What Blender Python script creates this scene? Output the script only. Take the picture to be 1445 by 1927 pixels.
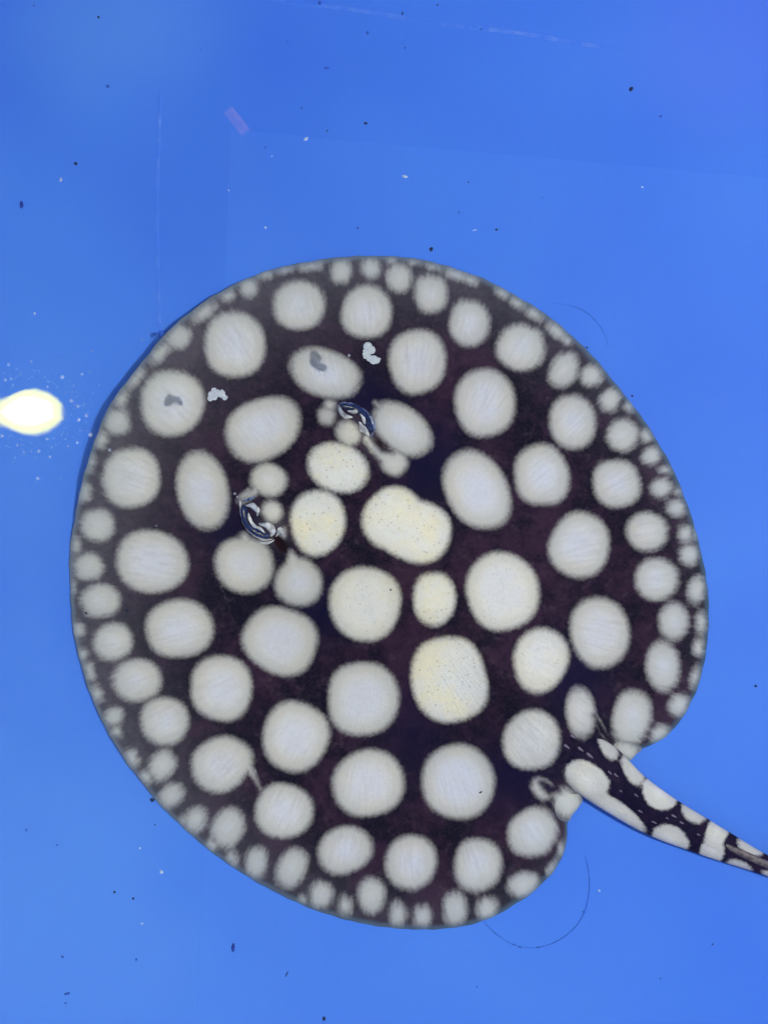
import bpy, math, random
import numpy as np
from mathutils import Vector, noise

random.seed(7)
rng = np.random.default_rng(7)
scene = bpy.context.scene
for o in list(bpy.data.objects):
    bpy.data.objects.remove(o)
COL = scene.collection

# ------------------------------------------------------------------ camera, light, exposure
PW, PH = 1445.0, 1927.0
S = 0.0004              # metres per photograph pixel on the tank floor
HC = 0.90               # camera above the tank floor
ZW = 0.080              # water level
cam_d = bpy.data.cameras.new('camera')
cam_d.sensor_fit = 'VERTICAL'
cam_d.sensor_height = 32.0
cam_d.lens = 32.0 * HC / (PH * S)
cam_d.clip_start = 0.01
cam_d.clip_end = 50
cam = bpy.data.objects.new('camera', cam_d)
cam.location = (0, 0, HC)
COL.objects.link(cam)
scene.camera = cam

world = bpy.data.worlds.new('World')
scene.world = world
world.use_nodes = True
bg = world.node_tree.nodes['Background']
bg.inputs['Color'].default_value = (0.62, 0.72, 1.0, 1)
bg.inputs['Strength'].default_value = 0.34


def area_lamp(name, loc, target, size, size_y, power, color, shape='RECTANGLE', roll=0.0):
    d = bpy.data.lights.new(name, 'AREA')
    d.shape = shape
    d.size = size
    if shape == 'RECTANGLE':
        d.size_y = size_y
    d.energy = power
    d.color = color
    o = bpy.data.objects.new(name, d)
    o.location = loc
    v = Vector(target) - Vector(loc)
    q = v.to_track_quat('-Z', 'Y')
    o.rotation_euler = q.to_euler()
    if roll:
        o.rotation_euler.z += roll
    COL.objects.link(o)
    return o


# the spot lamp that throws the crisp shadows towards the tank's left side
area_lamp('spot_lamp', (1.06, 0.03, 1.86), (0.0, 0.0, 0.03), 0.045, 0, 36.0, (1.0, 0.97, 0.92), 'DISK')
# soft fill lamp added unseen beyond the near left corner, brightens that floor side
area_lamp('added_fill_lamp', (-1.15, -1.35, 1.15), (-0.1, -0.2, 0.0), 0.9, 0.9, 20.0, (0.93, 0.97, 1.0), 'RECTANGLE')

scene.view_settings.view_transform = 'Standard'
scene.view_settings.look = 'None'
scene.view_settings.exposure = 0.0
scene.view_settings.gamma = 1.0
scene.view_settings.use_curve_mapping = False
scene.render.engine = 'CYCLES'
scene.render.resolution_x = 767
scene.render.resolution_y = 1024


# ------------------------------------------------------------------ helpers
def at(px, py, z=0.0):
    k = S * (HC - z) / HC
    return ((px - PW / 2) * k, (PH / 2 - py) * k, z)


def at_np(px, py, z):
    k = S * (HC - z) / HC
    return np.stack([(px - PW / 2) * k, (PH / 2 - py) * k, z], axis=-1)


def tag(o, label=None, cat=None, group=None, kind=None):
    if label: o['label'] = label
    if cat: o['category'] = cat
    if group: o['group'] = group
    if kind: o['kind'] = kind
    return o


def mesh_np(name, verts, quads, mat, parent=None, attrs=None, uv=None, smooth=True, tris=None):
    """verts (n,3), quads (m,4), tris (k,3)"""
    me = bpy.data.meshes.new(name)
    verts = np.asarray(verts, dtype=np.float32)
    quads = np.asarray(quads if quads is not None else np.zeros((0, 4)), dtype=np.int32).reshape(-1, 4)
    tris = np.asarray(tris if tris is not None else np.zeros((0, 3)), dtype=np.int32).reshape(-1, 3)
    nl = quads.size + tris.size
    me.vertices.add(len(verts))
    me.vertices.foreach_set('co', verts.ravel())
    me.loops.add(nl)
    li = np.concatenate([quads.ravel(), tris.ravel()])
    me.loops.foreach_set('vertex_index', li)
    npoly = len(quads) + len(tris)
    me.polygons.add(npoly)
    starts = np.concatenate([np.arange(len(quads)) * 4, quads.size + np.arange(len(tris)) * 3]).astype(np.int32)
    me.polygons.foreach_set('loop_start', starts)
    me.polygons.foreach_set('use_smooth', np.full(npoly, smooth))
    me.update(calc_edges=True)
    if attrs:
        for k, v in attrs.items():
            a = me.attributes.new(k, 'FLOAT', 'POINT')
            a.data.foreach_set('value', np.asarray(v, dtype=np.float32))
    me.validate()
    me.materials.append(mat)
    o = bpy.data.objects.new(name, me)
    COL.objects.link(o)
    if parent: o.parent = parent
    return o


def tube_arrays(pts, radii, seg=10, flat=1.0):
    """swept tube with rounded ends; pts world coords"""
    pts = [Vector(p) for p in pts]
    # resample with catmull-rom
    P, R = [], []
    n = len(pts)
    for i in range(n - 1):
        p0, p1, p2, p3 = pts[max(i - 1, 0)], pts[i], pts[i + 1], pts[min(i + 2, n - 1)]
        for k in range(6):
            t = k / 6
            P.append(0.5 * ((2 * p1) + (p2 - p0) * t + (2 * p0 - 5 * p1 + 4 * p2 - p3) * t * t +
                            (3 * p1 - p0 - 3 * p2 + p3) * t ** 3))
            R.append(radii[i] * (1 - t) + radii[i + 1] * t)
    P.append(pts[-1]); R.append(radii[-1])
    ex0 = [(P[0] + (P[0] - P[1]).normalized() * R[0] * f, R[0] * g) for f, g in ((0.95, 0.25), (0.6, 0.75))]
    ex1 = [(P[-1] + (P[-1] - P[-2]).normalized() * R[-1] * f, R[-1] * g) for f, g in ((0.6, 0.75), (0.95, 0.25))]
    PP = [e[0] for e in ex0] + P + [e[0] for e in ex1]
    RR = [e[1] for e in ex0] + R + [e[1] for e in ex1]
    verts, quads, tris = [], [], []
    m = len(PP)
    for i in range(m):
        d = (PP[min(i + 1, m - 1)] - PP[max(i - 1, 0)]).normalized()
        up = Vector((0, 0, 1)) if abs(d.z) < 0.95 else Vector((1, 0, 0))
        s = d.cross(up).normalized()
        u = s.cross(d).normalized()
        for j in range(seg):
            a = 2 * math.pi * j / seg
            verts.append(PP[i] + s * math.cos(a) * RR[i] + u * math.sin(a) * RR[i] * flat)
    for i in range(m - 1):
        for j in range(seg):
            k = (j + 1) % seg
            quads.append((i * seg + j, i * seg + k, (i + 1) * seg + k, (i + 1) * seg + j))
    verts.append(PP[0]); c0 = len(verts) - 1
    verts.append(PP[-1]); c1 = len(verts) - 1
    for j in range(seg):
        k = (j + 1) % seg
        tris.append((c0, k, j)); tris.append((c1, (m - 1) * seg + j, (m - 1) * seg + k))
    return [tuple(v) for v in verts], quads, tris


def tube(name, pts, radii, mat, parent=None, seg=10, flat=1.0, rough=0.0):
    v, q, t = tube_arrays(pts, radii, seg, flat)
    if rough:
        sc = 1.0 / (2.2 * max(radii))
        v = [tuple(Vector(p) + rough * max(radii) * noise.noise_vector(Vector(p) * sc)) for p in v]
    return mesh_np(name, v, q, mat, parent, tris=t)


# ------------------------------------------------------------------ materials
class NT:
    def __init__(self, name):
        self.m = bpy.data.materials.new(name)
        self.m.use_nodes = True
        self.t = self.m.node_tree
        self.n = self.t.nodes
        self.bsdf = self.n['Principled BSDF']
        self.out = self.n['Material Output']

    def new(self, typ, **kw):
        nd = self.n.new(typ)
        for k, v in kw.items():
            setattr(nd, k, v)
        return nd

    def link(self, a, b):
        self.t.links.new(a, b)

    def _set(self, sock, v):
        if isinstance(v, bpy.types.NodeSocket):
            self.link(v, sock)
        else:
            sock.default_value = v

    def math(self, op, a, b=0.0, c=0.0, clamp=False):
        nd = self.new('ShaderNodeMath', operation=op, use_clamp=clamp)
        self._set(nd.inputs[0], a); self._set(nd.inputs[1], b); self._set(nd.inputs[2], c)
        return nd.outputs[0]

    def mapr(self, v, a, b, c=0.0, d=1.0, smooth=True):
        nd = self.new('ShaderNodeMapRange', interpolation_type='SMOOTHSTEP' if smooth else 'LINEAR')
        for i, x in enumerate((v, a, b, c, d)):
            self._set(nd.inputs[i], x)
        return nd.outputs[0]

    def mix(self, f, a, b):
        nd = self.new('ShaderNodeMix', data_type='RGBA')
        self._set(nd.inputs[0], f)
        for s, v in ((nd.inputs[6], a), (nd.inputs[7], b)):
            if isinstance(v, bpy.types.NodeSocket): self.link(v, s)
            else: s.default_value = (*v, 1)
        return nd.outputs[2]

    def attr(self, name):
        return self.new('ShaderNodeAttribute', attribute_name=name).outputs['Fac']

    def noise(self, vec, scale, detail=3.0, rough=0.55, dist=0.0):
        nd = self.new('ShaderNodeTexNoise')
        if vec is not None: self.link(vec, nd.inputs['Vector'])
        nd.inputs['Scale'].default_value = scale
        nd.inputs['Detail'].default_value = detail
        nd.inputs['Roughness'].default_value = rough
        nd.inputs['Distortion'].default_value = dist
        return nd.outputs['Fac']

    def coords(self):
        return self.new('ShaderNodeTexCoord').outputs['Object']


def simple(name, col, rough=0.5, spec=0.3, nscale=0, namp=0.3):
    t = NT(name)
    b = t.bsdf
    if nscale:
        n = t.noise(t.coords(), nscale)
        c = t.mix(t.mapr(n, 0.3, 0.7), tuple(x * (1 - namp) for x in col), tuple(min(1, x * (1 + namp)) for x in col))
        t.link(c, b.inputs['Base Color'])
    else:
        b.inputs['Base Color'].default_value = (*col, 1)
    b.inputs['Roughness'].default_value = rough
    b.inputs['Specular IOR Level'].default_value = spec
    return t.m


# --- blue tank plastic
def mat_floor(name='blue_tank_plastic', k=1.0):
    t = NT(name)
    co = t.coords()
    big = t.noise(co, 3.2, 2.0)
    col = t.mix(t.mapr(big, 0.3, 0.7), (0.044, 0.162, 0.70), (0.062, 0.214, 0.75))
    mid = t.noise(co, 14.0, 4.0, 0.6)
    col = t.mix(t.mapr(mid, 0.48, 0.80, 0.0, 0.22), col, (0.085, 0.22, 0.67))
    # faint greenish algae film in a few blotches
    al = t.noise(co, 7.0, 5.0, 0.65)
    col = t.mix(t.mapr(al, 0.64, 0.82, 0.0, 0.22), col, (0.045, 0.16, 0.40))
    # pale and lilac water reflections painted into the plastic colour as soft patches
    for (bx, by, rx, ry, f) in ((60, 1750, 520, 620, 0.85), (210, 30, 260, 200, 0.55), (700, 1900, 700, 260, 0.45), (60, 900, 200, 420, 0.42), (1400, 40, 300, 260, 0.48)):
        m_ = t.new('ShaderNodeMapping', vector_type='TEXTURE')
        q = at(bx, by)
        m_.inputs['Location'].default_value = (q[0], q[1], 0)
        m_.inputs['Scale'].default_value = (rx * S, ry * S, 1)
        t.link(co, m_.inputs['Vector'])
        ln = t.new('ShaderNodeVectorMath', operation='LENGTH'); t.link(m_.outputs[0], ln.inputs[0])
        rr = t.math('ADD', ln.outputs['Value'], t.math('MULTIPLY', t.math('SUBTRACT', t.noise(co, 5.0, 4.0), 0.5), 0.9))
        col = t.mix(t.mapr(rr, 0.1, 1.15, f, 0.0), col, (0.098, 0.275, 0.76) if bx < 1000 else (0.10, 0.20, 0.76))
    # a small pinkish surface reflection painted into the plastic colour
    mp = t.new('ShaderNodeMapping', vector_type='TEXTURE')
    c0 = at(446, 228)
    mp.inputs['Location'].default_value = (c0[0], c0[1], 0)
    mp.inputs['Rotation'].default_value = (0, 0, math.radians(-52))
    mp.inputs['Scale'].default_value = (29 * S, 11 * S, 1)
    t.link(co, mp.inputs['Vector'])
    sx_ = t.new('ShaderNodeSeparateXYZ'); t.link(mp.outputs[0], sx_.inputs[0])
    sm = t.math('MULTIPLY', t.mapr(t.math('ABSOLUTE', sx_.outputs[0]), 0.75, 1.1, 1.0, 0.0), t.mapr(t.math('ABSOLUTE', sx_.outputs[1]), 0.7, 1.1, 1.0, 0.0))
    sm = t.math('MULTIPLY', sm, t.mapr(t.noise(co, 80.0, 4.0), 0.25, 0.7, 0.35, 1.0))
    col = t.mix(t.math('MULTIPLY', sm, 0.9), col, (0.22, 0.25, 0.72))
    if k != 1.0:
        col = t.mix(0.22, col, (0.082, 0.25, 0.80))  # lighter tone of a water reflection, painted into the added sheet
    fine = t.noise(co, 900.0, 2.0)
    col = t.mix(t.mapr(fine, 0.3, 0.7, 0.0, 0.10), col, (0.036, 0.135, 0.62))
    t.link(col, t.bsdf.inputs['Base Color'])
    t.bsdf.inputs['Roughness'].default_value = 0.55
    t.bsdf.inputs['Specular IOR Level'].default_value = 0.10
    bp = t.new('ShaderNodeBump')
    bp.inputs['Strength'].default_value = 0.05
    bp.inputs['Distance'].default_value = 0.002
    t.link(t.noise(co, 60.0, 3.0), bp.inputs['Height'])
    t.link(bp.outputs[0], t.bsdf.inputs['Normal'])
    return t.m


def mat_bead():
    t = NT('pale_bead_plastic')
    co = t.coords()
    n = t.noise(co, 60.0, 6.0, 0.75)
    n2 = t.noise(co, 12.0, 2.0)
    f = t.math('MULTIPLY', t.mapr(n, 0.40, 0.72), t.mapr(n2, 0.35, 0.62))
    col = t.mix(f, (0.054, 0.185, 0.73), (0.15, 0.29, 0.75))
    t.link(col, t.bsdf.inputs['Base Color'])
    t.bsdf.inputs['Roughness'].default_value = 0.5
    t.bsdf.inputs['Specular IOR Level'].default_value = 0.1
    return t.m


def mat_water():
    t = NT('still_water')
    t.n.remove(t.bsdf)
    fr = t.new('ShaderNodeFresnel'); fr.inputs['IOR'].default_value = 1.333
    tr = t.new('ShaderNodeBsdfTransparent'); tr.inputs['Color'].default_value = (0.985, 0.995, 1.0, 1)
    gl = t.new('ShaderNodeBsdfGlossy'); gl.inputs['Roughness'].default_value = 0.0
    gl.inputs['Color'].default_value = (1, 1, 1, 1)
    mx = t.new('ShaderNodeMixShader')
    t.link(fr.outputs[0], mx.inputs[0]); t.link(tr.outputs[0], mx.inputs[1]); t.link(gl.outputs[0], mx.inputs[2])
    t.link(mx.outputs[0], t.out.inputs['Surface'])
    return t.m


# --- stingray skin
def mat_skin():
    t = NT('spotted_ray_skin')
    co = t.coords()
    sd = t.attr('sd')          # px to the rim of the nearest pale spot (+ inside)
    edge = t.attr('edge')      # px to the disc margin
    warm = t.attr('warm')
    hole = t.attr('hole')
    pale = t.attr('pale')      # paler towards the margin: thin pigment plus painted reflection veil
    rayc = t.new('ShaderNodeCombineXYZ')
    t.link(t.attr('ang'), rayc.inputs[0]); t.link(t.attr('rad'), rayc.inputs[1])
    streak = t.noise(rayc.outputs[0], 1.0, 3.0, 0.6)      # cartilage rays fanning to the margin
    # --- spot mask: fuzzy edge of fine denticles
    f1 = t.noise(co, 1100.0, 3.0, 0.7)
    f2 = t.noise(co, 330.0, 3.0, 0.6)
    fz = t.math('ADD', t.math('MULTIPLY', t.math('SUBTRACT', f1, 0.5), 9.0),
                t.math('MULTIPLY', t.math('SUBTRACT', f2, 0.5), 7.0))
    marg = t.mapr(edge, 20.0, 130.0, 1.0, 0.0)
    st = t.math('MULTIPLY', t.math('SUBTRACT', streak, 0.5), t.math('ADD', 3.0, t.math('MULTIPLY', marg, 13.0)))
    d = t.math('ADD', t.math('SUBTRACT', sd, t.math('ADD', t.mapr(edge, 700.0, 900.0, 2.6, 0.5), t.math('MULTIPLY', marg, 0.8))), t.math('ADD', fz, st))
    w = t.math('ADD', t.math('ADD', t.math('SUBTRACT', 8.6, t.math('MULTIPLY', warm, 0.8)), t.mapr(edge, 700.0, 900.0, 0.0, -4.5)), t.math('MULTIPLY', marg, 1.5))
    mask = t.mapr(d, t.math('MULTIPLY', w, -1.0), w)
    # --- dark ground
    n1 = t.noise(co, 26.0, 6.0, 0.7)
    n2 = t.noise(co, 420.0, 4.0, 0.7)
    dark = t.mix(t.mapr(n1, 0.38, 0.66), (0.0012, 0.0006, 0.008), (0.030, 0.011, 0.029))
    dark = t.mix(t.mapr(n2, 0.46, 0.72, 0.0, 0.4), dark, (0.036, 0.018, 0.037))
    dark = t.mix(t.mapr(f1, 0.52, 0.74, 0.0, 0.28), dark, (0.075, 0.055, 0.08))
    n3 = t.noise(co, 90.0, 6.0, 0.7)
    dark = t.mix(t.mapr(n3, 0.52, 0.76, 0.0, 0.7), dark, (0.060, 0.036, 0.056))
    dark = t.mix(t.attr('navy'), dark, (0.002, 0.001, 0.022))
    n4 = t.noise(co, 160.0, 4.0, 0.6)
    thin = t.math('MULTIPLY', pale, t.mapr(n4, 0.2, 0.75, 0.65, 1.0))  # mixes thin pigment with the painted reflection veil
    dark = t.mix(thin, dark, (0.135, 0.132, 0.150))
    # --- spot ground
    cool = t.mapr(sd, 8.0, 46.0)
    rim = t.mix(t.mapr(n1, 0.35, 0.65), (0.60, 0.575, 0.485), (0.57, 0.58, 0.54))
    sp = t.mix(t.math('MULTIPLY', cool, t.mapr(n1, 0.3, 0.6, 0.55, 0.95)), rim, (0.60, 0.625, 0.685))
    crm = t.mix(t.mapr(n1, 0.4, 0.64), (0.75, 0.76, 0.71), (0.80, 0.76, 0.55))
    sp = t.mix(warm, sp, crm)
    sp = t.mix(t.math('MULTIPLY', t.mapr(streak, 0.35, 0.75), t.math('ADD', 0.06, t.math('MULTIPLY', t.mapr(edge, 120.0, 380.0, 1.0, 0.0), 0.30))), sp, (0.36, 0.36, 0.35))
    sp = t.mix(t.mapr(n2, 0.42, 0.75, 0.0, 0.20), sp, (0.38, 0.39, 0.41))
    sp = t.mix(t.mapr(f1, 0.45, 0.75, 0.0, 0.14), sp, (0.36, 0.37, 0.38))
    sp = t.mix(t.math('MULTIPLY', marg, 0.45), sp, (0.46, 0.51, 0.48))
    dull = t.math('MULTIPLY', t.mapr(sd, 4.0, 30.0, 0.50, 0.0), t.math('SUBTRACT', 1.0, t.math('MULTIPLY', warm, 0.6)))
    sp = t.mix(dull, sp, (0.36, 0.36, 0.335))
    sp = t.mix(t.mapr(n3, 0.5, 0.75, 0.0, 0.25), sp, (0.45, 0.46, 0.47))
    # tiny pores in the cream spots
    vo = t.new('ShaderNodeTexVoronoi'); vo.inputs['Scale'].default_value = 270.0
    t.link(co, vo.inputs['Vector'])
    pore = t.mapr(vo.outputs['Distance'], 0.10, 0.22, 1.0, 0.0)
    vsel = t.math('GREATER_THAN', t.noise(co, 150.0, 1.0), 0.46)
    pore = t.math('MULTIPLY', t.math('MULTIPLY', pore, warm), t.math('MULTIPLY', vsel, 0.6))
    sp = t.mix(pore, sp, (0.22, 0.21, 0.17))
    col = t.mix(mask, dark, sp)
    # --- thin translucent rim of the disc
    rimm = t.mapr(edge, 1.0, 13.0, 0.55, 0.0)
    col = t.mix(rimm, col, t.mix(pale, (0.045, 0.125, 0.18), (0.28, 0.36, 0.42)))
    col = t.mix(hole, col, (0.012, 0.002, 0.003))
    t.link(col, t.bsdf.inputs['Base Color'])
    t.bsdf.inputs['Roughness'].default_value = 0.6
    t.bsdf.inputs['Specular IOR Level'].default_value = 0.03
    bp = t.new('ShaderNodeBump')
    bp.inputs['Strength'].default_value = 0.35
    bp.inputs['Distance'].default_value = 0.0020
    hh = t.math('ADD', t.math('MULTIPLY', n2, 0.5), t.math('ADD', t.math('MULTIPLY', streak, 0.7), n3))
    t.link(hh, bp.inputs['Height'])
    t.link(bp.outputs[0], t.bsdf.inputs['Normal'])
    return t.m


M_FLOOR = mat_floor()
M_REFL_TONE = mat_floor('blue_reflection_tone', 1.1)
M_BEAD = mat_bead()
M_WATER = mat_water()
M_SKIN = mat_skin()
M_LID = simple('pale_eyelid_skin', (0.46, 0.48, 0.49), 0.5, 0.2, 190, 0.45)
M_LIDBLUE = simple('blue_grey_eyelid_skin', (0.12, 0.16, 0.28), 0.5, 0.2, 260, 0.7)
M_EYE = simple('dark_blue_eyeball', (0.012, 0.022, 0.085), 0.15, 0.5, 600, 0.6)
M_PUPIL = simple('black_pupil', (0.004, 0.004, 0.008), 0.1, 0.5)
M_THORN = simple('pale_mauve_thorn', (0.19, 0.16, 0.21), 0.5, 0.3, 900, 0.4)
M_STING = simple('grey_brown_sting', (0.105, 0.085, 0.085), 0.5, 0.3, 300, 0.45)
M_FIN = simple('pale_fin_skin', (0.55, 0.57, 0.53), 0.6, 0.1, 90, 0.25)
M_DEBRIS = simple('dark_debris', (0.016, 0.028, 0.075), 0.8, 0.1, 500, 0.5)
M_PELLET = simple('dark_blue_pellet', (0.02, 0.045, 0.30), 0.8, 0.1, 400, 0.3)
M_FAINT = simple('faint_blue_silt', (0.035, 0.11, 0.50), 0.9, 0.05, 400, 0.3)
M_FLAKE = simple('white_flake', (0.55, 0.62, 0.75), 0.7, 0.1, 400, 0.2)
M_HAIR = simple('algae_strand', (0.044, 0.155, 0.58), 0.8, 0.1, 200, 0.5)


def mat_foam(name='foam_bubble', op=0.55):
    t = NT(name)
    t.bsdf.inputs['Base Color'].default_value = (0.62, 0.68, 0.74, 1)
    t.bsdf.inputs['Roughness'].default_value = 0.12
    t.bsdf.inputs['Specular IOR Level'].default_value = 0.9
    tr = t.new('ShaderNodeBsdfTransparent')
    tr.inputs['Color'].default_value = (0.9, 0.95, 1, 1)
    mx = t.new('ShaderNodeMixShader')
    mx.inputs[0].default_value = op
    t.link(tr.outputs[0], mx.inputs[1]); t.link(t.bsdf.outputs[0], mx.inputs[2])
    t.link(mx.outputs[0], t.out.inputs['Surface'])
    return t.m


M_FOAM = mat_foam()
M_BUBBLE = mat_foam('clear_bubble', 0.26)


def mat_bulb():
    t = NT('glowing_bulb_glass')
    co = t.coords()                       # object space: bulb axis along X
    sep = t.new('ShaderNodeSeparateXYZ'); t.link(co, sep.inputs[0])
    r = t.attr('core')                    # 0 on the silhouette, rising inwards: glare halo put into the glow
    em = t.new('ShaderNodeEmission')
    c = t.mix(t.mapr(r, 0.50, 0.9), (1.0, 0.93, 0.02), (1.0, 0.97, 0.80))
    t.link(c, em.inputs['Color'])
    st_ = t.math('ADD', t.mapr(r, 0.0, 0.34, 0.0, 46.0), t.mapr(r, 0.55, 0.95, 0.0, 170.0))
    t.link(st_, em.inputs['Strength'])
    t.link(em.outputs[0], t.out.inputs['Surface'])
    return t.m


M_BULB = mat_bulb()
M_SOCKET = simple('white_lamp_socket', (0.7, 0.7, 0.68), 0.4, 0.4)

# ------------------------------------------------------------------ tank: floor, walls, water
X0, X1, Y0, Y1 = -0.52, 0.62, -0.62, 0.62
WT, WHT = 0.02, 0.17


def box(name, a, b, mat, parent=None):
    (x0, y0, z0), (x1, y1, z1) = a, b
    v = [(x, y, z) for z in (z0, z1) for y in (y0, y1) for x in (x0, x1)]
    q = [(0, 2, 3, 1), (4, 5, 7, 6), (0, 1, 5, 4), (2, 6, 7, 3), (0, 4, 6, 2), (1, 3, 7, 5)]
    return mesh_np(name, v, q, mat, parent, smooth=False)


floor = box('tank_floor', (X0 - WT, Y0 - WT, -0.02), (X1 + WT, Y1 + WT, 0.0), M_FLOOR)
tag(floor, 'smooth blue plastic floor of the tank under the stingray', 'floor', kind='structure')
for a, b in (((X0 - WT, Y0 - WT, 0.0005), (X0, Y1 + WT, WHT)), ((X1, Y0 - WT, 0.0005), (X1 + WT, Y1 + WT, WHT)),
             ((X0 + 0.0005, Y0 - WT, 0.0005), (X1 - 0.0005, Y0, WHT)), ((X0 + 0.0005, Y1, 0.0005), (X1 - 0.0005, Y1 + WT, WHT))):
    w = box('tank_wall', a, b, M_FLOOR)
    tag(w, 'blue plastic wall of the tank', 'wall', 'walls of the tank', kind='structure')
wv = [(X0 + 0.001, Y0 + 0.001, ZW), (X1 - 0.001, Y0 + 0.001, ZW), (X1 - 0.001, Y1 - 0.001, ZW), (X0 + 0.001, Y1 - 0.001, ZW)]
water = mesh_np('water', wv, [(0, 1, 2, 3)], M_WATER, smooth=False)
tag(water, 'still clear water surface over the stingray', 'water', kind='structure')


def floor_bead(pts, wpx, h):  # pale broken lines raised slightly on the floor
    """low pale bead lying on the floor"""
    V, Q = [], []
    n = len(pts)
    for i in range(n):
        p = Vector(at(*pts[i])); a = Vector(at(*pts[max(i - 1, 0)])); b = Vector(at(*pts[min(i + 1, n - 1)]))
        d = (b - a).normalized(); s = Vector((-d.y, d.x, 0))
        ww = wpx * S * (0.8 + 0.4 * random.random())
        for u, hh in ((-1, -0.0003), (-0.5, 0.7 * h), (0, h), (0.5, 0.7 * h), (1, -0.0003)):
            V.append(tuple(p + s * u * ww + Vector((0, 0, hh))))
    for i in range(n - 1):
        for j in range(4):
            Q.append((i * 5 + j, i * 5 + j + 1, (i + 1) * 5 + j + 1, (i + 1) * 5 + j))
    return mesh_np('pale_bead', V, Q, M_BEAD, floor)


floor_bead([(299 + 3 * math.sin(y / 90), y) for y in range(170, 640, 6)], 5, 0.0002)
floor_bead([(440 + i * 8, -12 + i * 8 * 0.142 + 2 * math.sin(i / 6)) for i in range(0, 92)], 6, 0.0002)

# thin added sheet: its straight edges stand in for tone steps of water reflections
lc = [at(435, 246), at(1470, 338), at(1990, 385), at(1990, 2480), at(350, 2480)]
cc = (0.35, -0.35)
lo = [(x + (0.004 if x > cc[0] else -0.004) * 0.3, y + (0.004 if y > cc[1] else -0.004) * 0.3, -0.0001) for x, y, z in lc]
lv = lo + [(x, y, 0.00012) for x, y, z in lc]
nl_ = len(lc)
tone_sheet = mesh_np('reflection_tone_sheet', lv, [((i + 1) % nl_, i, nl_ + i, nl_ + (i + 1) % nl_) for i in range(nl_)] + [(9, 8, 7, 6)], M_REFL_TONE, floor,
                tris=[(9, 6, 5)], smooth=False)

# ------------------------------------------------------------------ stingray: outline and height
OUT = [(715, 481), (760, 484), (793, 489), (835, 498), (873, 511), (906, 523), (965, 553), (1020, 587), (1058, 616), (1089, 644),
       (1119, 675), (1144, 705), (1170, 737), (1194, 769), (1218, 800), (1239, 835), (1254, 861), (1268, 889), (1285, 929),
       (1299, 968), (1309, 1003), (1318, 1038), (1325, 1067), (1329, 1096), (1332, 1130), (1333, 1170), (1331, 1205),
       (1324, 1245), (1318, 1273), (1310, 1301), (1298, 1326), (1285, 1348), (1270, 1368), (1254, 1384), (1238, 1396),
       (1222, 1404), (1204, 1410), (1170, 1418), (1135, 1450), (1105, 1490), (1076, 1528), (1066, 1547), (1067, 1570), (1065, 1591), (1059, 1611),
       (1050, 1628), (1036, 1646), (1020, 1662), (996, 1684), (971, 1701), (937, 1721), (914, 1731), (890, 1738), (863, 1745),
       (835, 1748), (802, 1750), (771, 1748), (725, 1745), (680, 1738), (620, 1721), (577, 1707), (541, 1690), (505, 1671),
       (476, 1655), (447, 1638), (394, 1599), (370, 1580), (347, 1560), (322, 1536), (300, 1513), (276, 1484), (253, 1456), (238, 1436),
       (225, 1414), (209, 1389), (195, 1364), (183, 1338), (173, 1312), (163, 1286), (155, 1259), (147, 1231), (140, 1200),
       (135, 1150), (132, 1107), (131, 1051), (134, 1015), (140, 980), (147, 942), (156, 905), (166, 868), (178, 830),
       (192, 794), (209, 758), (223, 738), (239, 717), (275, 673), (316, 622), (335, 605), (355, 590), (397, 559), (421, 545),
       (447, 531), (483, 517), (519, 505), (563, 495), (632, 485), (675, 482)]
CX, CY = 735.0, 1110.0
oa = np.array(OUT, float)
oth = np.arctan2(oa[:, 1] - CY, oa[:, 0] - CX)
orr = np.hypot(oa[:, 0] - CX, oa[:, 1] - CY)
od = np.argsort(oth)
oth, orr = oth[od], orr[od]
# dense periodic, lightly smoothed radius table
TT = np.linspace(-np.pi, np.pi, 2881)
RR_ = np.interp(TT, np.concatenate([oth - 2 * np.pi, oth, oth + 2 * np.pi]), np.concatenate([orr, orr, orr]))
ker = np.hanning(25); ker /= ker.sum()
RR_ = np.convolve(np.concatenate([RR_[-41:-1], RR_, RR_[1:41]]), ker, 'same')[40:-40]


def Rof(th):
    return np.interp(th, TT, RR_)


# body axis: between the eyes towards the tail
EYL, EYR = np.array([487.0, 972.0]), np.array([672.0, 793.0])
MID = (EYL + EYR) / 2
AX = np.array([1100.0, 1432.0]) - MID
ALEN = np.hypot(*AX); AX /= ALEN
NX = np.array([-AX[1], AX[0]])


def gauss(px, py, c, s1, s2=None, ang=0.0):
    s2 = s2 or s1
    dx, dy = px - c[0], py - c[1]
    ca, sa = math.cos(ang), math.sin(ang)
    u, v = dx * ca + dy * sa, -dx * sa + dy * ca
    return np.exp(-(u / s1) ** 2 - (v / s2) ** 2)


def zedge(th):
    z = 0.0022 + 0.0006 * np.sin(th * 7 + 1) + 0.0002 * np.sin(th * 17)
    # raised flap along the snout side (throws the shadow there)
    d = np.angle(np.exp(1j * (th - math.radians(-143))))
    z = z + 0.0108 * np.exp(-(d / 0.37) ** 4)
    return z


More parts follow.
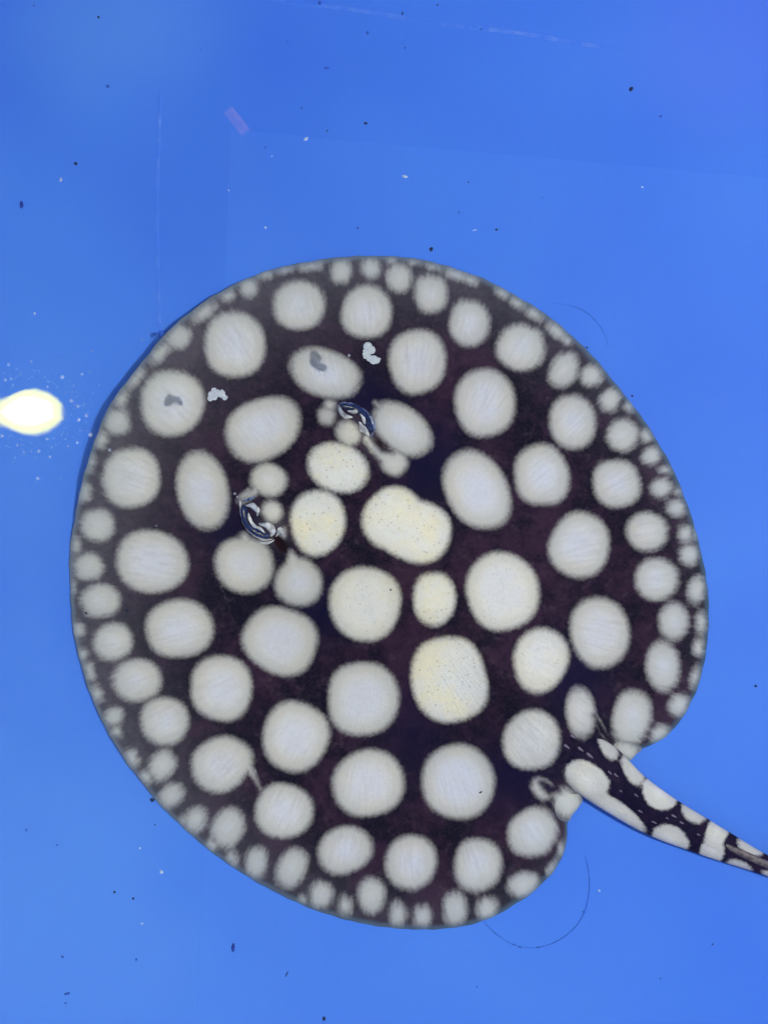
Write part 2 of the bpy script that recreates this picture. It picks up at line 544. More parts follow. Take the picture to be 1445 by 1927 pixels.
def hfun(px, py):
    """height of the upper skin above the tank floor (m)"""
    px = np.asarray(px, float); py = np.asarray(py, float)
    dx, dy = px - CX, py - CY
    th = np.arctan2(dy, dx)
    rho = np.clip(np.hypot(dx, dy) / Rof(th), 0, 1)
    e = (1 - rho) * Rof(th)
    z = zedge(th) * rho ** 2
    z = z + 0.006 * (1 - np.exp(-e / 45.0)) + 0.011 * (1 - rho ** 2)
    a = (px - MID[0]) * AX[0] + (py - MID[1]) * AX[1]
    b = (px - MID[0]) * NX[0] + (py - MID[1]) * NX[1]
    prof = np.clip((a + 170) / 330, 0, 1); prof = prof * prof * (3 - 2 * prof)
    back = np.clip((a - 260) / 560, 0, 1); back = back * back * (3 - 2 * back)
    wid = 190 - 95 * back
    z = z + 0.021 * prof * (1 - 0.72 * back) * np.exp(-(b / wid) ** 2)
    fade = np.clip(e / 120, 0, 1)
    rb = np.clip((a - 330) / 220, 0, 1); rb = rb * rb * (3 - 2 * rb)
    z = z + 0.0075 * rb * np.exp(-(b / 62.0) ** 2) * np.clip((760 - a) / 60, 0, 1)
    # gill / shoulder swells either side, pelvic girdle
    for s in (-1, 1):
        c = MID + AX * 190 + NX * s * 150
        z = z + 0.004 * gauss(px, py, c, 150, 90, math.atan2(AX[1], AX[0])) * fade
    # eye and brow mounds with the spiracle pits behind them
    z = z + 0.0075 * gauss(px, py, (497, 962), 40, 32, 0.9)
    z = z + 0.0075 * gauss(px, py, (662, 797), 40, 32, 0.5)
    z = z - 0.0050 * gauss(px, py, (528, 1023), 13, 10, 0.8)
    z = z - 0.0040 * gauss(px, py, (712, 836), 14, 10, 0.7)
    z = z - 0.0022 * gauss(px, py, (430, 1000), 60, 40, 0.9) * fade
    z = z - 0.0022 * gauss(px, py, (690, 740), 60, 40, 0.5) * fade
    # gentle ripples of the pectoral fins, and dimples
    z = z + fade * 0.0007 * np.sin(th * 11 + rho * 5) * rho ** 2 + fade * 0.0006 * np.sin(px / 61.0) * np.sin(py / 53.0 + 1)
    return z


# ------------------------------------------------------------------ stingray: pale spots (cx, cy, rx, ry, tilt deg clockwise, cream)
SP = [
 (442, 648, 60, 62, 0, .1), (324, 758, 62, 62, 0, .15), (468, 541, 19, 20, 0, 0), (563, 574, 49, 49, 0, .15), (690, 587, 49, 51, 0, .1),
 (642, 511, 23, 24, 0, 0), (698, 505, 21, 21, 0, 0), (752, 523, 26, 29, 0, 0), (811, 553, 32, 39, 0, 0), (785, 680, 54, 63, 0, .1),
 (612, 702, 72, 44, 20, 0), (615, 783, 18, 18, 0, .1), (621, 763, 13, 12, 0, .1), (655, 815, 26, 23, 40, .5), (757, 807, 64, 42, 40, 0),
 (741, 870, 27, 25, 30, .1), (636, 880, 59, 47, 22, 1), (598, 983, 53, 62, 0, 1), (739, 975, 58, 59, 10, .9), (789, 1001, 62, 58, 30, .9), (757, 1002, 62, 46, 28, .9), (687, 1136, 68, 71, 0, .6),
 (817, 1127, 41, 52, 0, .9), (562, 1096, 45, 46, 0, 0), (460, 1063, 57, 53, 0, .1), (506, 903, 35, 32, 10, .4), (512, 962, 20, 22, -30, .3),
 (382, 923, 50, 74, -9, 0), (495, 807, 76, 57, -27, .05), (247, 899, 57, 57, 0, .2), (286, 1057, 69, 60, 0, .1), (184, 988, 33, 33, 0, .2),
 (167, 1067, 31, 27, 0, .2), (189, 1130, 39, 33, 0, .2), (213, 1208, 38, 37, 0, .2), (338, 1183, 66, 55, -12, .1), (258, 1280, 48, 41, -5, .1),
 (310, 1357, 47, 46, 0, .1), (417, 1295, 61, 61, 0, .1), (417, 1438, 60, 51, -30, .1), (305, 1441, 33, 26, -50, 0), (322, 1497, 29, 22, -50, 0),
 (215, 1348, 20, 20, 0, 0), (220, 1376, 12, 14, 0, 0), (249, 1426, 14, 20, -20, 0), (368, 1543, 22, 28, 25, 0), (429, 1558, 31, 42, 25, 0),
 (528, 1206, 73, 63, 22, .1), (683, 1315, 68, 71, 0, .1), (556, 1386, 63, 67, 10, .1), (693, 1474, 69, 63, -12, .1), (845, 1279, 73, 83, -12, .95),
 (862, 1471, 69, 71, 0, .0), (534, 1526, 54, 54, 0, .15), (649, 1600, 53, 45, -30, 0), (773, 1623, 49, 53, 15, 0), (899, 1628, 46, 52, 5, 0),
 (1002, 1566, 50, 45, -40, .05), (549, 1634, 29, 41, 25, 0), (483, 1624, 22, 34, 5, 0), (437, 1616, 12, 18, 0, 0), (604, 1684, 24, 28, 0, 0),
 (649, 1704, 14, 21, 0, 0), (699, 1685, 27, 36, 0, 0), (749, 1721, 18, 26, 0, 0), (795, 1725, 18, 24, 0, 0), (856, 1711, 25, 34, 0, 0),
 (917, 1711, 22, 24, 0, 0), (986, 1665, 32, 27, -15, 0), (1039, 1635, 10, 18, 25, 0), (1056, 1601, 9, 19, 15, 0), (570, 1693, 9, 10, 0, 0),
 (883, 608, 39, 45, 0, .05), (980, 654, 47, 45, 20, .1), (1061, 696, 28, 37, 20, 0), (1113, 707, 22, 23, 20, 0), (1147, 752, 21, 25, 30, 0),
 (1077, 794, 46, 51, 0, 0), (912, 758, 58, 65, -5, 0), (1171, 819, 31, 32, 30, 0), (1019, 894, 52, 60, -10, 0), (1160, 910, 46, 47, 0, 0),
 (1225, 858, 20, 19, 0, 0), (1244, 918, 23, 20, -15, 0), (1272, 956, 20, 17, 0, 0), (1217, 1000, 39, 39, 0, 0), (1289, 1004, 16, 18, 0, 0),
 (1296, 1044, 20, 21, 0, 0), (1235, 1090, 43, 40, 0, 0), (1310, 1110, 19, 28, 15, 0), (1090, 1026, 58, 62, 20, 0), (1267, 1169, 29, 37, 0, 0),
 (1319, 1172, 13, 23, 0, 0), (1128, 1190, 56, 68, -8, 0), (897, 922, 58, 80, -27, .05), (945, 1113, 70, 74, -10, .45), (1017, 1242, 52, 62, 18, .6),
 (1000, 1393, 54, 58, 0, .45), (1247, 1254, 34, 48, 0, 0), (1188, 1351, 38, 55, 12, 0), (1092, 1341, 29, 48, -8, .1), (1278, 1327, 22, 24, 20, 0),
 (1243, 1383, 22, 20, -30, 0), (1314, 1218, 13, 19, 0, .3), (1308, 1273, 12, 22, 10, 0),
 # small ones crowding the margin
 (430, 556, 15, 12, -30, 0), (385, 588, 30, 14, -38, 0), (338, 634, 27, 22, -40, 0), (303, 664, 30, 14, -48, 0), (256, 712, 26, 12, -52, 0),
 (229, 750, 20, 13, -60, 0), (221, 793, 26, 27, 0, .1), (191, 826, 15, 20, 15, 0), (170, 872, 12, 20, 15, 0), (159, 926, 16, 22, 10, 0),
 (143, 1026, 12, 18, 0, 0), (138, 1105, 8, 16, 0, 0), (148, 1185, 14, 16, 0, 0), (155, 1232, 12, 14, 0, 0), (169, 1263, 11, 20, -15, 0),
 (182, 1305, 14, 17, -20, 0), (500, 517, 15, 11, -20, 0), (586, 501, 26, 12, -8, 0), (536, 508, 18, 9, -14, 0), (736, 490, 9, 8, 0, 0),
 (779, 494, 11, 8, 0, 0), (815, 502, 16, 8, 10, 0), (858, 516, 26, 13, 20, 0), (884, 525, 18, 11, 25, 0), (945, 551, 16, 11, 30, 0), (972, 569, 15, 12, 30, 0),
 (1005, 591, 20, 13, 35, 0), (1047, 622, 24, 14, 40, 0), (1066, 640, 12, 10, 40, 0), (1184, 764, 11, 12, 30, 0), (1216, 820, 13, 13, 0, 0),
 (1252, 884, 14, 9, 0, 0), (1276, 925, 12, 9, 0, 0), (1308, 1005, 8, 12, 0, 0), (275, 1462, 13, 16, -30, 0), (398, 1590, 12, 13, 0, 0), (345, 1545, 9, 12, 0, 0),
 (463, 931, 20, 8, -42, .3), (1129, 1366, 6, 22, -25, .1), (1020, 1484, 24, 19, 40, .1), (1062, 1506, 22, 26, -10, .3), (1180, 1408, 26, 12, 12, .3),
 (462, 1015, 10, 14, -30, .4), (533, 1004, 6, 12, 10, .2),
]
# necks and thin scars: x0,y0,x1,y1,r0,r1
CAPS = [(690, 826, 706, 845, 8, 9), (706, 845, 735, 866, 10, 16), (546, 1036, 562, 1094, 3, 42), (466, 1440, 483, 1470, 10, 3.0), (483, 1470, 495, 1496, 2.6, 1.6),
        (606, 918, 612, 938, 1, 1), (414, 1098, 446, 1185, -3.0, -5), (480, 925, 455, 945, 9, 6), (705, 757, 725, 775, 3, 8)]
# dark folds between fins and tail, and at the spiracles
FOLDS = [(1119, 1346, 1131, 1374, 3, 7), (1131, 1374, 1152, 1400, 7, 7), (1019, 1473, 1034, 1486, 5, 9), (1034, 1486, 1046, 1484, 9, 7), (541, 1030, 548, 1036, 4, 1), (700, 825, 722, 845, 2, 5), (722, 845, 740, 850, 5, 1)]
TSP = [(1104, 1468, 44, 33, 38, .6), (1158, 1532, 62, 25, 33, .5), (1122, 1500, 40, 16, 36, .3), (1144, 1405, 15, 28, -28, .1), (1191, 1447, 19, 33, -25, .2), (1242, 1491, 36, 31, 42, .5),
       (1260, 1580, 35, 27, 18, .4), (1306, 1526, 26, 21, 45, .2), (1350, 1562, 21, 36, 22, .5), (1339, 1603, 23, 26, 15, .4), (1411, 1591, 27, 16, 32, .2),
       (1390, 1634, 27, 14, 24, .2), (1446, 1646, 14, 7, 20, .2), (1475, 1630, 16, 9, 30, .2), (1500, 1668, 16, 8, 20, .2), (1540, 1655, 18, 9, 20, .2), (1600, 1690, 16, 20, 20, .2)]


def spot_field(px, py, spots, caps, seed):
    r = np.random.default_rng(seed)
    F = np.full(px.shape, -60.0)
    Wm = np.zeros(px.shape)
    for (cx, cy, rx, ry, ang, warm) in spots:
        rm = max(rx, ry)
        am = r.uniform(-1, 1, 4) * np.array([.035, .028, .018, .014])
        ph = r.uniform(0, 6.28, 4)
        idx = np.nonzero((np.abs(px - cx) < rm + 45) & (np.abs(py - cy) < rm + 45))[0]
        if not len(idx): continue
        dx, dy = px[idx] - cx, py[idx] - cy
        a = math.radians(ang); ca, sa = math.cos(a), math.sin(a)
        u, v = (dx * ca + dy * sa) / rx, (-dx * sa + dy * ca) / ry
        q = (np.abs(u) ** 2.15 + np.abs(v) ** 2.15) ** (1 / 2.15)
        t = np.arctan2(v, u)
        wob = 1 + sum(am[k] * np.cos((k + 2) * t + ph[k]) for k in range(4))
        q = q / wob
        f = np.where(q < 1, (1 - q) * min(rx, ry), (1 - q) * math.sqrt(rx * ry))
        upd = f > F[idx]
        Wm[idx[upd]] = warm
        k = 5.0
        old = F[idx]
        h = np.clip(0.5 + 0.5 * (f - old) / k, 0, 1)
        F[idx] = old * (1 - h) + f * h + k * h * (1 - h)
    for (x0, y0, x1, y1, r0, r1) in caps:
        t = np.clip(((px - x0) * (x1 - x0) + (py - y0) * (y1 - y0)) / ((x1 - x0) ** 2 + (y1 - y0) ** 2), 0, 1)
        dd = np.hypot(px - x0 - t * (x1 - x0), py - y0 - t * (y1 - y0))
        F = np.maximum(F, (r0 + (r1 - r0) * t) - dd)
    if caps:
        for (x0, y0, x1, y1, r0, r1) in FOLDS:
            t = np.clip(((px - x0) * (x1 - x0) + (py - y0) * (y1 - y0)) / ((x1 - x0) ** 2 + (y1 - y0) ** 2), 0, 1)
            dd = np.hypot(px - x0 - t * (x1 - x0), py - y0 - t * (y1 - y0))
            F = np.minimum(F, dd - (r0 + (r1 - r0) * t))
    return F, Wm


# ------------------------------------------------------------------ stingray: body mesh (disc, pelvic fins and tail in one skin)
NA, NR = 1400, 330
th = np.linspace(-np.pi, np.pi, NA, endpoint=False)
rho = np.concatenate([np.linspace(0.004, 0.97, NR - 22), np.linspace(0.972, 1.0, 22)])
TH, RHO = np.meshgrid(th, rho, indexing='xy')      # rows = rho
Rt = Rof(TH)
# small uneven frill on the margin
fr = 1 + (RHO ** 30) * (0.0006 * np.sin(TH * 67) + 0.0006 * np.sin(TH * 113 + 2) + 0.0008 * np.sin(TH * 29 + 1))
PX = (CX + np.cos(TH) * RHO * Rt * fr).ravel()
PY = (CY + np.sin(TH) * RHO * Rt * fr).ravel()
Z = hfun(PX, PY)
EDGE = ((1 - RHO) * Rt).ravel()
# rounded lip at the margin
Z = Z - 0.0007 * np.exp(-EDGE / 2.5)
SD, WARM = spot_field(PX, PY, SP, CAPS, 3)
SD = np.where((PX > 1050) & (PY > 1420), np.maximum(SD, spot_field(PX, PY, TSP[:1], [], 5)[0]), SD)
thf = TH.ravel()
sidew = 0.5 + 0.5 * np.cos(thf - math.radians(-155))      # thin pigment plus painted reflection veil on the snout and outer side
pale = np.exp(-(EDGE / (38 + 90 * sidew)) ** 1.6) * (0.14 + 0.62 * sidew)
pale = np.clip(pale + 0.42 * gauss(PX, PY, (515, 990), 36, 26, 0.9) + 0.30 * gauss(PX, PY, (700, 835), 30, 20, 0.8) + 0.2 * gauss(PX, PY, (670, 800), 40, 26, 0.7), 0, 1)
navy = np.clip(1.3 * gauss(PX, PY, (435, 1000), 70, 45, 0.9) + 1.3 * gauss(PX, PY, (690, 745), 80, 40, 0.5) +
               1.2 * gauss(PX, PY, (800, 880), 60, 90, 0.5) + 1.1 * gauss(PX, PY, (600, 1150), 70, 60) +
               1.1 * gauss(PX, PY, (1085, 1280), 60, 80) + 1.1 * gauss(PX, PY, (960, 1465), 90, 60) +
               0.8 * gauss(PX, PY, (780, 1380), 60, 90), 0, 1) * 0.85
hole = np.clip(3.0 * gauss(PX, PY, (528, 1023), 9, 18, -0.62) - 0.6, 0, 1)
hole = np.maximum(hole, np.clip(1.2 * gauss(PX, PY, (713, 835), 6, 15, -0.9), 0, 1) * 0.8)

V_all, Q_all, T_all = [], [], []
A_all = {k: [] for k in ('sd', 'edge', 'warm', 'hole', 'pale', 'navy', 'ang', 'rad')}
off = 0


def add_shell(V, Q, T, A):
    global off
    V_all.append(np.asarray(V, float))
    if len(Q): Q_all.append(np.asarray(Q, int) + off)
    if len(T): T_all.append(np.asarray(T, int) + off)
    for k in A_all:
        A_all[k].append(np.broadcast_to(np.asarray(A[k], float), (len(V),)))
    off += len(V)


# top
Vt = at_np(PX, PY, Z)
n = NA * NR
ii, jj = np.meshgrid(np.arange(NR - 1), np.arange(NA), indexing='ij')
a0 = (ii * NA + jj).ravel(); a1 = (ii * NA + (jj + 1) % NA).ravel()
Q = np.stack([a0, a0 + NA, a1 + NA, a1], -1)
# belly rings continue from the margin inwards
brho = [0.998, 0.97, 0.9, 0.7, 0.4, 0.02]
bz = []
for br in brho:
    zb = zedge(th) * br ** 8 - 0.0016 * br ** 8 + (-0.0006) * (1 - br ** 8)
    Rb = Rof(th)
    bz.append(at_np(CX + np.cos(th) * br * Rb, CY + np.sin(th) * br * Rb, np.maximum(zb, -0.0006)))
Vb = np.concatenate(bz)
V = np.concatenate([Vt, Vb])
base = (NR - 1) * NA
for k in range(len(brho)):
    st0 = base if k == 0 else n + (k - 1) * NA
    st1 = n + k * NA
    j = np.arange(NA); j2 = (j + 1) % NA
    Q = np.concatenate([Q, np.stack([st0 + j, st1 + j, st1 + j2, st0 + j2], -1)])
# centre caps
V = np.concatenate([V, [at(CX, CY, float(hfun(CX, CY)))], [at(CX, CY, -0.0006)]])
c_top, c_bot = len(V) - 2, len(V) - 1
j = np.arange(NA); j2 = (j + 1) % NA
lastb = n + (len(brho) - 1) * NA
T = np.concatenate([np.stack([np.full(NA, c_top), j, j2], -1), np.stack([np.full(NA, c_bot), lastb + j2, lastb + j], -1)])


def ext(a, fill):
    return np.concatenate([a, np.full(len(V) - n, fill)])


add_shell(V, Q, T, dict(sd=ext(SD, -40), edge=ext(EDGE, 0), warm=ext(WARM, 0), hole=ext(hole, 0), pale=ext(pale, .5),
                        navy=ext(navy, 0), ang=ext(np.cos(thf) * 30 + 30 * np.sin(thf * 1.0) * 1.7, 0), rad=ext(EDGE / 55.0, 0)))
# proper seamless fan coordinate: angle times radius so that the streaks stay fine
A_all['ang'][0] = ext(np.where(thf > np.pi / 2, thf - 2 * np.pi, thf) * 58.0, 0)

# tail (swept, px centre line, half width px, centre height m, half height m)
TL = [(985, 1345, 26, None, .004), (1030, 1380, 38, None, .006), (1072, 1411, 48, None, .0072), (1123, 1450, 55.5, .0094, .0085), (1183, 1498, 47.5, .0095, .0085), (1245, 1537, 42, .0095, .0080),
      (1308, 1568, 35, .0095, .0074), (1363, 1594, 28.5, .0095, .0068), (1423, 1621, 20.5, .0090, .0060), (1480, 1645, 16, .0085, .0050), (1560, 1672, 13, .0080, .0042),
      (1660, 1700, 10, .0070, .0034), (1760, 1716, 7, .0058, .0026), (1850, 1722, 4, .0046, .0016), (1930, 1720, 1.0, .0035, .0006)]
TL = [(x, y, w, (float(hfun(x, y)) - h * 1.16 - dz) if z is None else z, h) for (x, y, w, z, h), dz in zip(TL, (.006, .0035, .0006) + (0,) * 20)]
tl = np.array(TL)
tt = np.arange(len(tl)); NTL = 420; NTC = 48
td = np.linspace(0, len(tl) - 1, NTL)


def cr(y):
    out = np.zeros_like(td)
    i = np.clip(td.astype(int), 0, len(y) - 2); f = td - i
    p0, p1, p2, p3 = y[np.clip(i - 1, 0, None)], y[i], y[i + 1], y[np.clip(i + 2, None, len(y) - 1)]
    return 0.5 * (2 * p1 + (p2 - p0) * f + (2 * p0 - 5 * p1 + 4 * p2 - p3) * f ** 2 + (3 * p1 - p0 - 3 * p2 + p3) * f ** 3)


tx, ty, tw, tz, thh = [cr(tl[:, k]) for k in range(5)]
dxx, dyy = np.gradient(tx), np.gradient(ty)
L = np.hypot(dxx, dyy); dxx /= L; dyy /= L
nxx, nyy = -dyy, dxx
ca = np.linspace(0, 2 * np.pi, NTC, endpoint=False)
sx = np.sign(np.cos(ca)) * np.abs(np.cos(ca)) ** 0.9
sz = np.sign(np.sin(ca)) * np.abs(np.sin(ca)) ** 0.95
# mild dorsal keel
sz = sz + np.where(np.sin(ca) > 0, 0.16 * np.exp(-(np.cos(ca) / 0.25) ** 2), 0)
TPX = (tx[:, None] + nxx[:, None] * tw[:, None] * sx[None]).ravel()
TPY = (ty[:, None] + nyy[:, None] * tw[:, None] * sx[None]).ravel()
TPZ = (tz[:, None] + thh[:, None] * sz[None]).ravel()
Vt = at_np(TPX, TPY, TPZ)
ii, jj = np.meshgrid(np.arange(NTL - 1), np.arange(NTC), indexing='ij')
b0 = (ii * NTC + jj).ravel(); b1 = (ii * NTC + (jj + 1) % NTC).ravel()
Qt = np.stack([b0, b1, b1 + NTC, b0 + NTC], -1)
nt = len(Vt)
Vt = np.concatenate([Vt, [at(tx[0], ty[0], tz[0])], [at(tx[-1], ty[-1], tz[-1])]])
j = np.arange(NTC); j2 = (j + 1) % NTC
Tt = np.concatenate([np.stack([np.full(NTC, nt), j2, j], -1), np.stack([np.full(NTC, nt + 1), (NTL - 1) * NTC + j, (NTL - 1) * NTC + j2], -1)])
tsd, twm = spot_field(TPX, TPY, TSP, [], 5)
ksd, kwm = spot_field(TPX, TPY, [q for q in SP if (q[0], q[1]) in ((1000, 1393), (1092, 1341), (1129, 1366))], [], 3)
tsd = np.maximum(tsd, ksd)
# skin of the back runs over the tail root: blend by letting the disc cover it
e2 = lambda a, f: np.concatenate([a, np.full(2, f)])
along = np.repeat(np.cumsum(L), NTC)
add_shell(Vt, Qt, Tt, dict(sd=e2(tsd, -60), edge=e2(np.full(nt, 1000.0), 1000), warm=e2(twm, 0), hole=e2(np.zeros(nt), 0), pale=e2(np.zeros(nt), 0),
                           navy=e2(np.full(nt, .55), 0), ang=e2(np.tile(sx, NTL) * 6, 0), rad=e2(along / 30.0, 0)))


# pelvic fin lobes
def fin_shell(poly, z0, thick, spots):
    P = np.array(poly, float)
    # closed smooth outline
    m = len(P); pts = []
    for i in range(m):
        p0, p1, p2, p3 = P[i - 1], P[i], P[(i + 1) % m], P[(i + 2) % m]
        for k in range(10):
            f = k / 10
            pts.append(0.5 * (2 * p1 + (p2 - p0) * f + (2 * p0 - 5 * p1 + 4 * p2 - p3) * f ** 2 + (3 * p1 - p0 - 3 * p2 + p3) * f ** 3))
    O = np.array(pts); c = O.mean(0); k = len(O)
    rings = [1.0, .97, .9, .75, .55, .35, .18, .05]
    vv, ss = [], []
    for sgn in (1, -1):
        for r in rings:
            q = c + (O - c) * r
            z = z0 + sgn * thick * (1 - r ** 3) * 0.5 + sgn * 0.0003
            vv.append(at_np(q[:, 0], q[:, 1], np.full(k, z)))
            ss.append(q)
    q = np.concatenate(ss); v = np.concatenate(vv)
    quads = []
    jj = np.arange(k); j2 = (jj + 1) % k
    nr = len(rings)
    for s in (0, 1):
        for r in range(nr - 1):
            x0 = (s * nr + r) * k; x1 = x0 + k
            w = np.stack([x0 + jj, x0 + j2, x1 + j2, x1 + jj], -1)
            quads.append(w if s == 1 else w[:, ::-1])
    w = np.stack([jj, j2, nr * k + j2, nr * k + jj], -1)
    quads.append(w)
    v = np.concatenate([v, [at(c[0], c[1], z0 + thick * .5 + .0003)], [at(c[0], c[1], z0 - thick * .5 - .0003)]])
    q = np.concatenate([q, [c], [c]])
    ct, cb = len(v) - 2, len(v) - 1
    x0 = (nr - 1) * k; x1 = (2 * nr - 1) * k
    tris = np.concatenate([np.stack([np.full(k, ct), x0 + j2, x0 + jj], -1), np.stack([np.full(k, cb), x1 + jj, x1 + j2], -1)])
    sd, wm = spot_field(q[:, 0], q[:, 1], spots, [], 11)
    dmin = np.min(np.hypot(q[:, None, 0] - O[None, :, 0], q[:, None, 1] - O[None, :, 1]), 1)
    add_shell(v, np.concatenate(quads), tris, dict(sd=sd, edge=dmin + 5, warm=wm, hole=0.0, pale=0.75, navy=0.0, ang=q[:, 0] / 9, rad=q[:, 1] / 30))


fin_shell([(1030, 1478), (1060, 1474), (1094, 1500), (1090, 1516), (1077, 1533), (1068, 1546), (1050, 1540), (1034, 1510)], 0.0085, 0.0035,
          [(1064, 1506, 30, 34, -20, .35)])
fin_shell([(1140, 1385), (1175, 1392), (1206, 1408), (1196, 1420), (1184, 1431), (1168, 1426), (1148, 1412)], 0.0075, 0.0035,
          [(1178, 1412, 30, 17, 20, .35)])

ray = bpy.data.objects.new('stingray', None)
ray.location = (0, 0, 0)
ray.empty_display_size = 0.05
COL.objects.link(ray)
tag(ray, 'dark stingray with round cream spots and banded tail lying on the blue floor', 'stingray')
body = mesh_np('body', np.concatenate(V_all), np.concatenate(Q_all), M_SKIN, ray,
               attrs={k: np.concatenate(v) for k, v in A_all.items()}, tris=np.concatenate(T_all))


# ------------------------------------------------------------------ eyes, thorns, sting
def on_skin(pts, lift=0.0):
    return [at(x, y, float(hfun(x, y)) + lift) for x, y in pts]


def zl(o, s, pts):
    return [(o[0] + x / s, o[1] + y / s) for x, y in pts]


def eye(o, s, ball, rb, lids, slit):
    e = tube('eye', on_skin(zl(o, s, ball), 0.0006), [r * S for r in rb], M_EYE, ray, 14, 0.9)
    tube('pupil', on_skin(zl(o, s, slit), 0.0006 + max(rb) * S * 0.72), [1.4 * S, 2.2 * S, 1.4 * S], M_PUPIL, e, 8)
    for pts, r, mat, lift in lids:
        rr = [r * S * (0.22 if k in (0, len(pts) - 1) else 0.85 + 0.3 * random.random()) for k in range(len(pts))]
        tube('eyelid', on_skin(zl(o, s, pts), lift), rr, mat, e, 12, 0.6, 0.42)
    return e


eye((400, 840), 6.218, [(370, 720), (390, 830), (440, 930), (530, 1010), (630, 1050)], [6, 8, 8, 7, 6],
    [([(325, 640), (335, 740), (362, 860), (420, 970), (520, 1050), (620, 1092), (700, 1085)], 2.6, M_LID, .0004),
     ([(395, 690), (465, 690), (525, 745), (520, 805)], 5.5, M_LID, .0004),
     ([(425, 780), (438, 860), (490, 930), (560, 965), (615, 1010)], 3.8, M_LID, .0018),
     ([(545, 905), (640, 925), (700, 985), (685, 1050)], 6.5, M_LID, .0004),
     ([(748, 1050), (795, 985), (838, 1060)], 5.5, M_LID, .0006),
     ([(345, 655), (430, 620), (500, 590)], 3.0, M_LIDBLUE, .0010),
     ([(540, 1120), (640, 1130), (720, 1100)], 3.0, M_LID, .0002)],
    [(410, 840), (425, 880), (440, 920)])
eye((580, 730), 6.02, [(390, 205), (500, 222), (590, 270), (665, 360), (705, 470)], [5, 7, 7, 7, 6],
    [([(332, 195), (395, 175), (500, 192), (600, 238), (685, 305), (740, 395), (742, 480), (700, 575)], 2.6, M_LIDBLUE, .0008),
     ([(345, 200), (372, 275), (425, 325), (495, 330)], 5.0, M_LID, .0004),
     ([(450, 260), (520, 272), (585, 262)], 3.8, M_LID, .0018),
     ([(590, 280), (628, 345), (640, 405)], 3.6, M_LID, .0018),
     ([(585, 395), (618, 470), (690, 535)], 6.0, M_LID, .0004),
     ([(650, 300), (700, 350), (735, 410)], 3.4, M_LID, .0014)],
    [(640, 320), (662, 350), (680, 390)])


def tail_top(x, y):
    k = int(np.argmin((tx - x) ** 2 + (ty - y) ** 2))
    b = ((x - tx[k]) * nxx[k] + (y - ty[k]) * nyy[k]) / tw[k]
    b = max(-0.95, min(0.95, b))
    return float(max(tz[k] + thh[k] * math.sqrt(1 - b * b), hfun(x, y) if x < 1120 else 0)), (dxx[k], dyy[k])


def thorn(x, y, ln, wd):
    z, (ux, uy) = tail_top(x, y)
    x2, y2 = x + ux * ln, y + uy * ln
    z2, _ = tail_top(x2, y2)
    xm, ym = x + ux * ln * .45, y + uy * ln * .45
    zm, _ = tail_top(xm, ym)
    tube('thorn', [at(x, y, z - .0004), at(xm, ym, zm + .0007), at(x2, y2, z2 + .0016)], [wd * S, wd * .8 * S, .5 * S], M_THORN, ray, 8)


for x, y, ln, wd in ((1062, 1402, 11, 2.6), (1088, 1407, 12, 2.8), (1104, 1418, 15, 3.4), (1142, 1450, 11, 2.4), (1154, 1455, 11, 2.2), (1162, 1484, 10, 2.0), (1190, 1492, 12, 2.0),
                     (1200, 1524, 10, 2.4), (1226, 1545, 10, 2.0), (1248, 1536, 11, 1.8), (1262, 1533, 12, 2.2), (1275, 1545, 12, 2.0), (1306, 1567, 12, 1.8), (1074, 1384, 8, 2.0)):
    thorn(x, y, ln, wd)
st_pts = []
for x, y, l in ((1362, 1590, .0002), (1385, 1601, .0012), (1415, 1615, .0018), (1450, 1630, .0022), (1490, 1646, .0026), (1530, 1660, .0034)):
    z, _ = tail_top(x, y)
    st_pts.append(at(x, y, z + l))
tube('tail_sting', st_pts, [3 * S, 6 * S, 7 * S, 6.5 * S, 4.5 * S, 1 * S], M_STING, ray, 12, 0.4)


# ------------------------------------------------------------------ bubbles and foam on the water
def ico(sub=2):
    import bmesh
    bm = bmesh.new()
    bmesh.ops.create_icosphere(bm, subdivisions=sub, radius=1.0)
    v = np.array([x.co[:] for x in bm.verts]); t = np.array([[x.index for x in f.verts] for f in bm.faces])
    bm.free()
    return v, t


IV, IT = ico(2)
IV1, IT1 = ico(1)


def blobs(name, items, mat, parent=None):
    """items: (x,y,z,rx,ry,rz) world -> one mesh"""
    vs, ts, o = [], [], 0
    for (x, y, z, a, b, c) in items:
        vs.append(IV * np.array([a, b, c]) + np.array([x, y, z])); ts.append(IT + o); o += len(IV)
    return mesh_np(name, np.concatenate(vs), None, mat, parent, tris=np.concatenate(ts))


def foam(pts, label, rmin, rmax):
    it = []
    for (x, y, r) in pts:
        w = at(x, y, ZW)
        it.append((w[0], w[1], ZW, r * S, r * S, r * S * 0.22))
    rr = random.Random(len(pts))
    for (x, y, r) in pts:
        for k in range(12):
            a = rr.uniform(0, 6.28); d = r * rr.uniform(.3, 1.05); q = rr.uniform(rmin, rmax)
            w = at(x + math.cos(a) * d, y + math.sin(a) * d, ZW)
            it.append((w[0], w[1], ZW + 0.0004, q * S, q * S, q * S * .8))
    o = blobs('foam_patch', it, M_FOAM)
    return tag(o, label, 'foam', 'foam patches floating on the water')


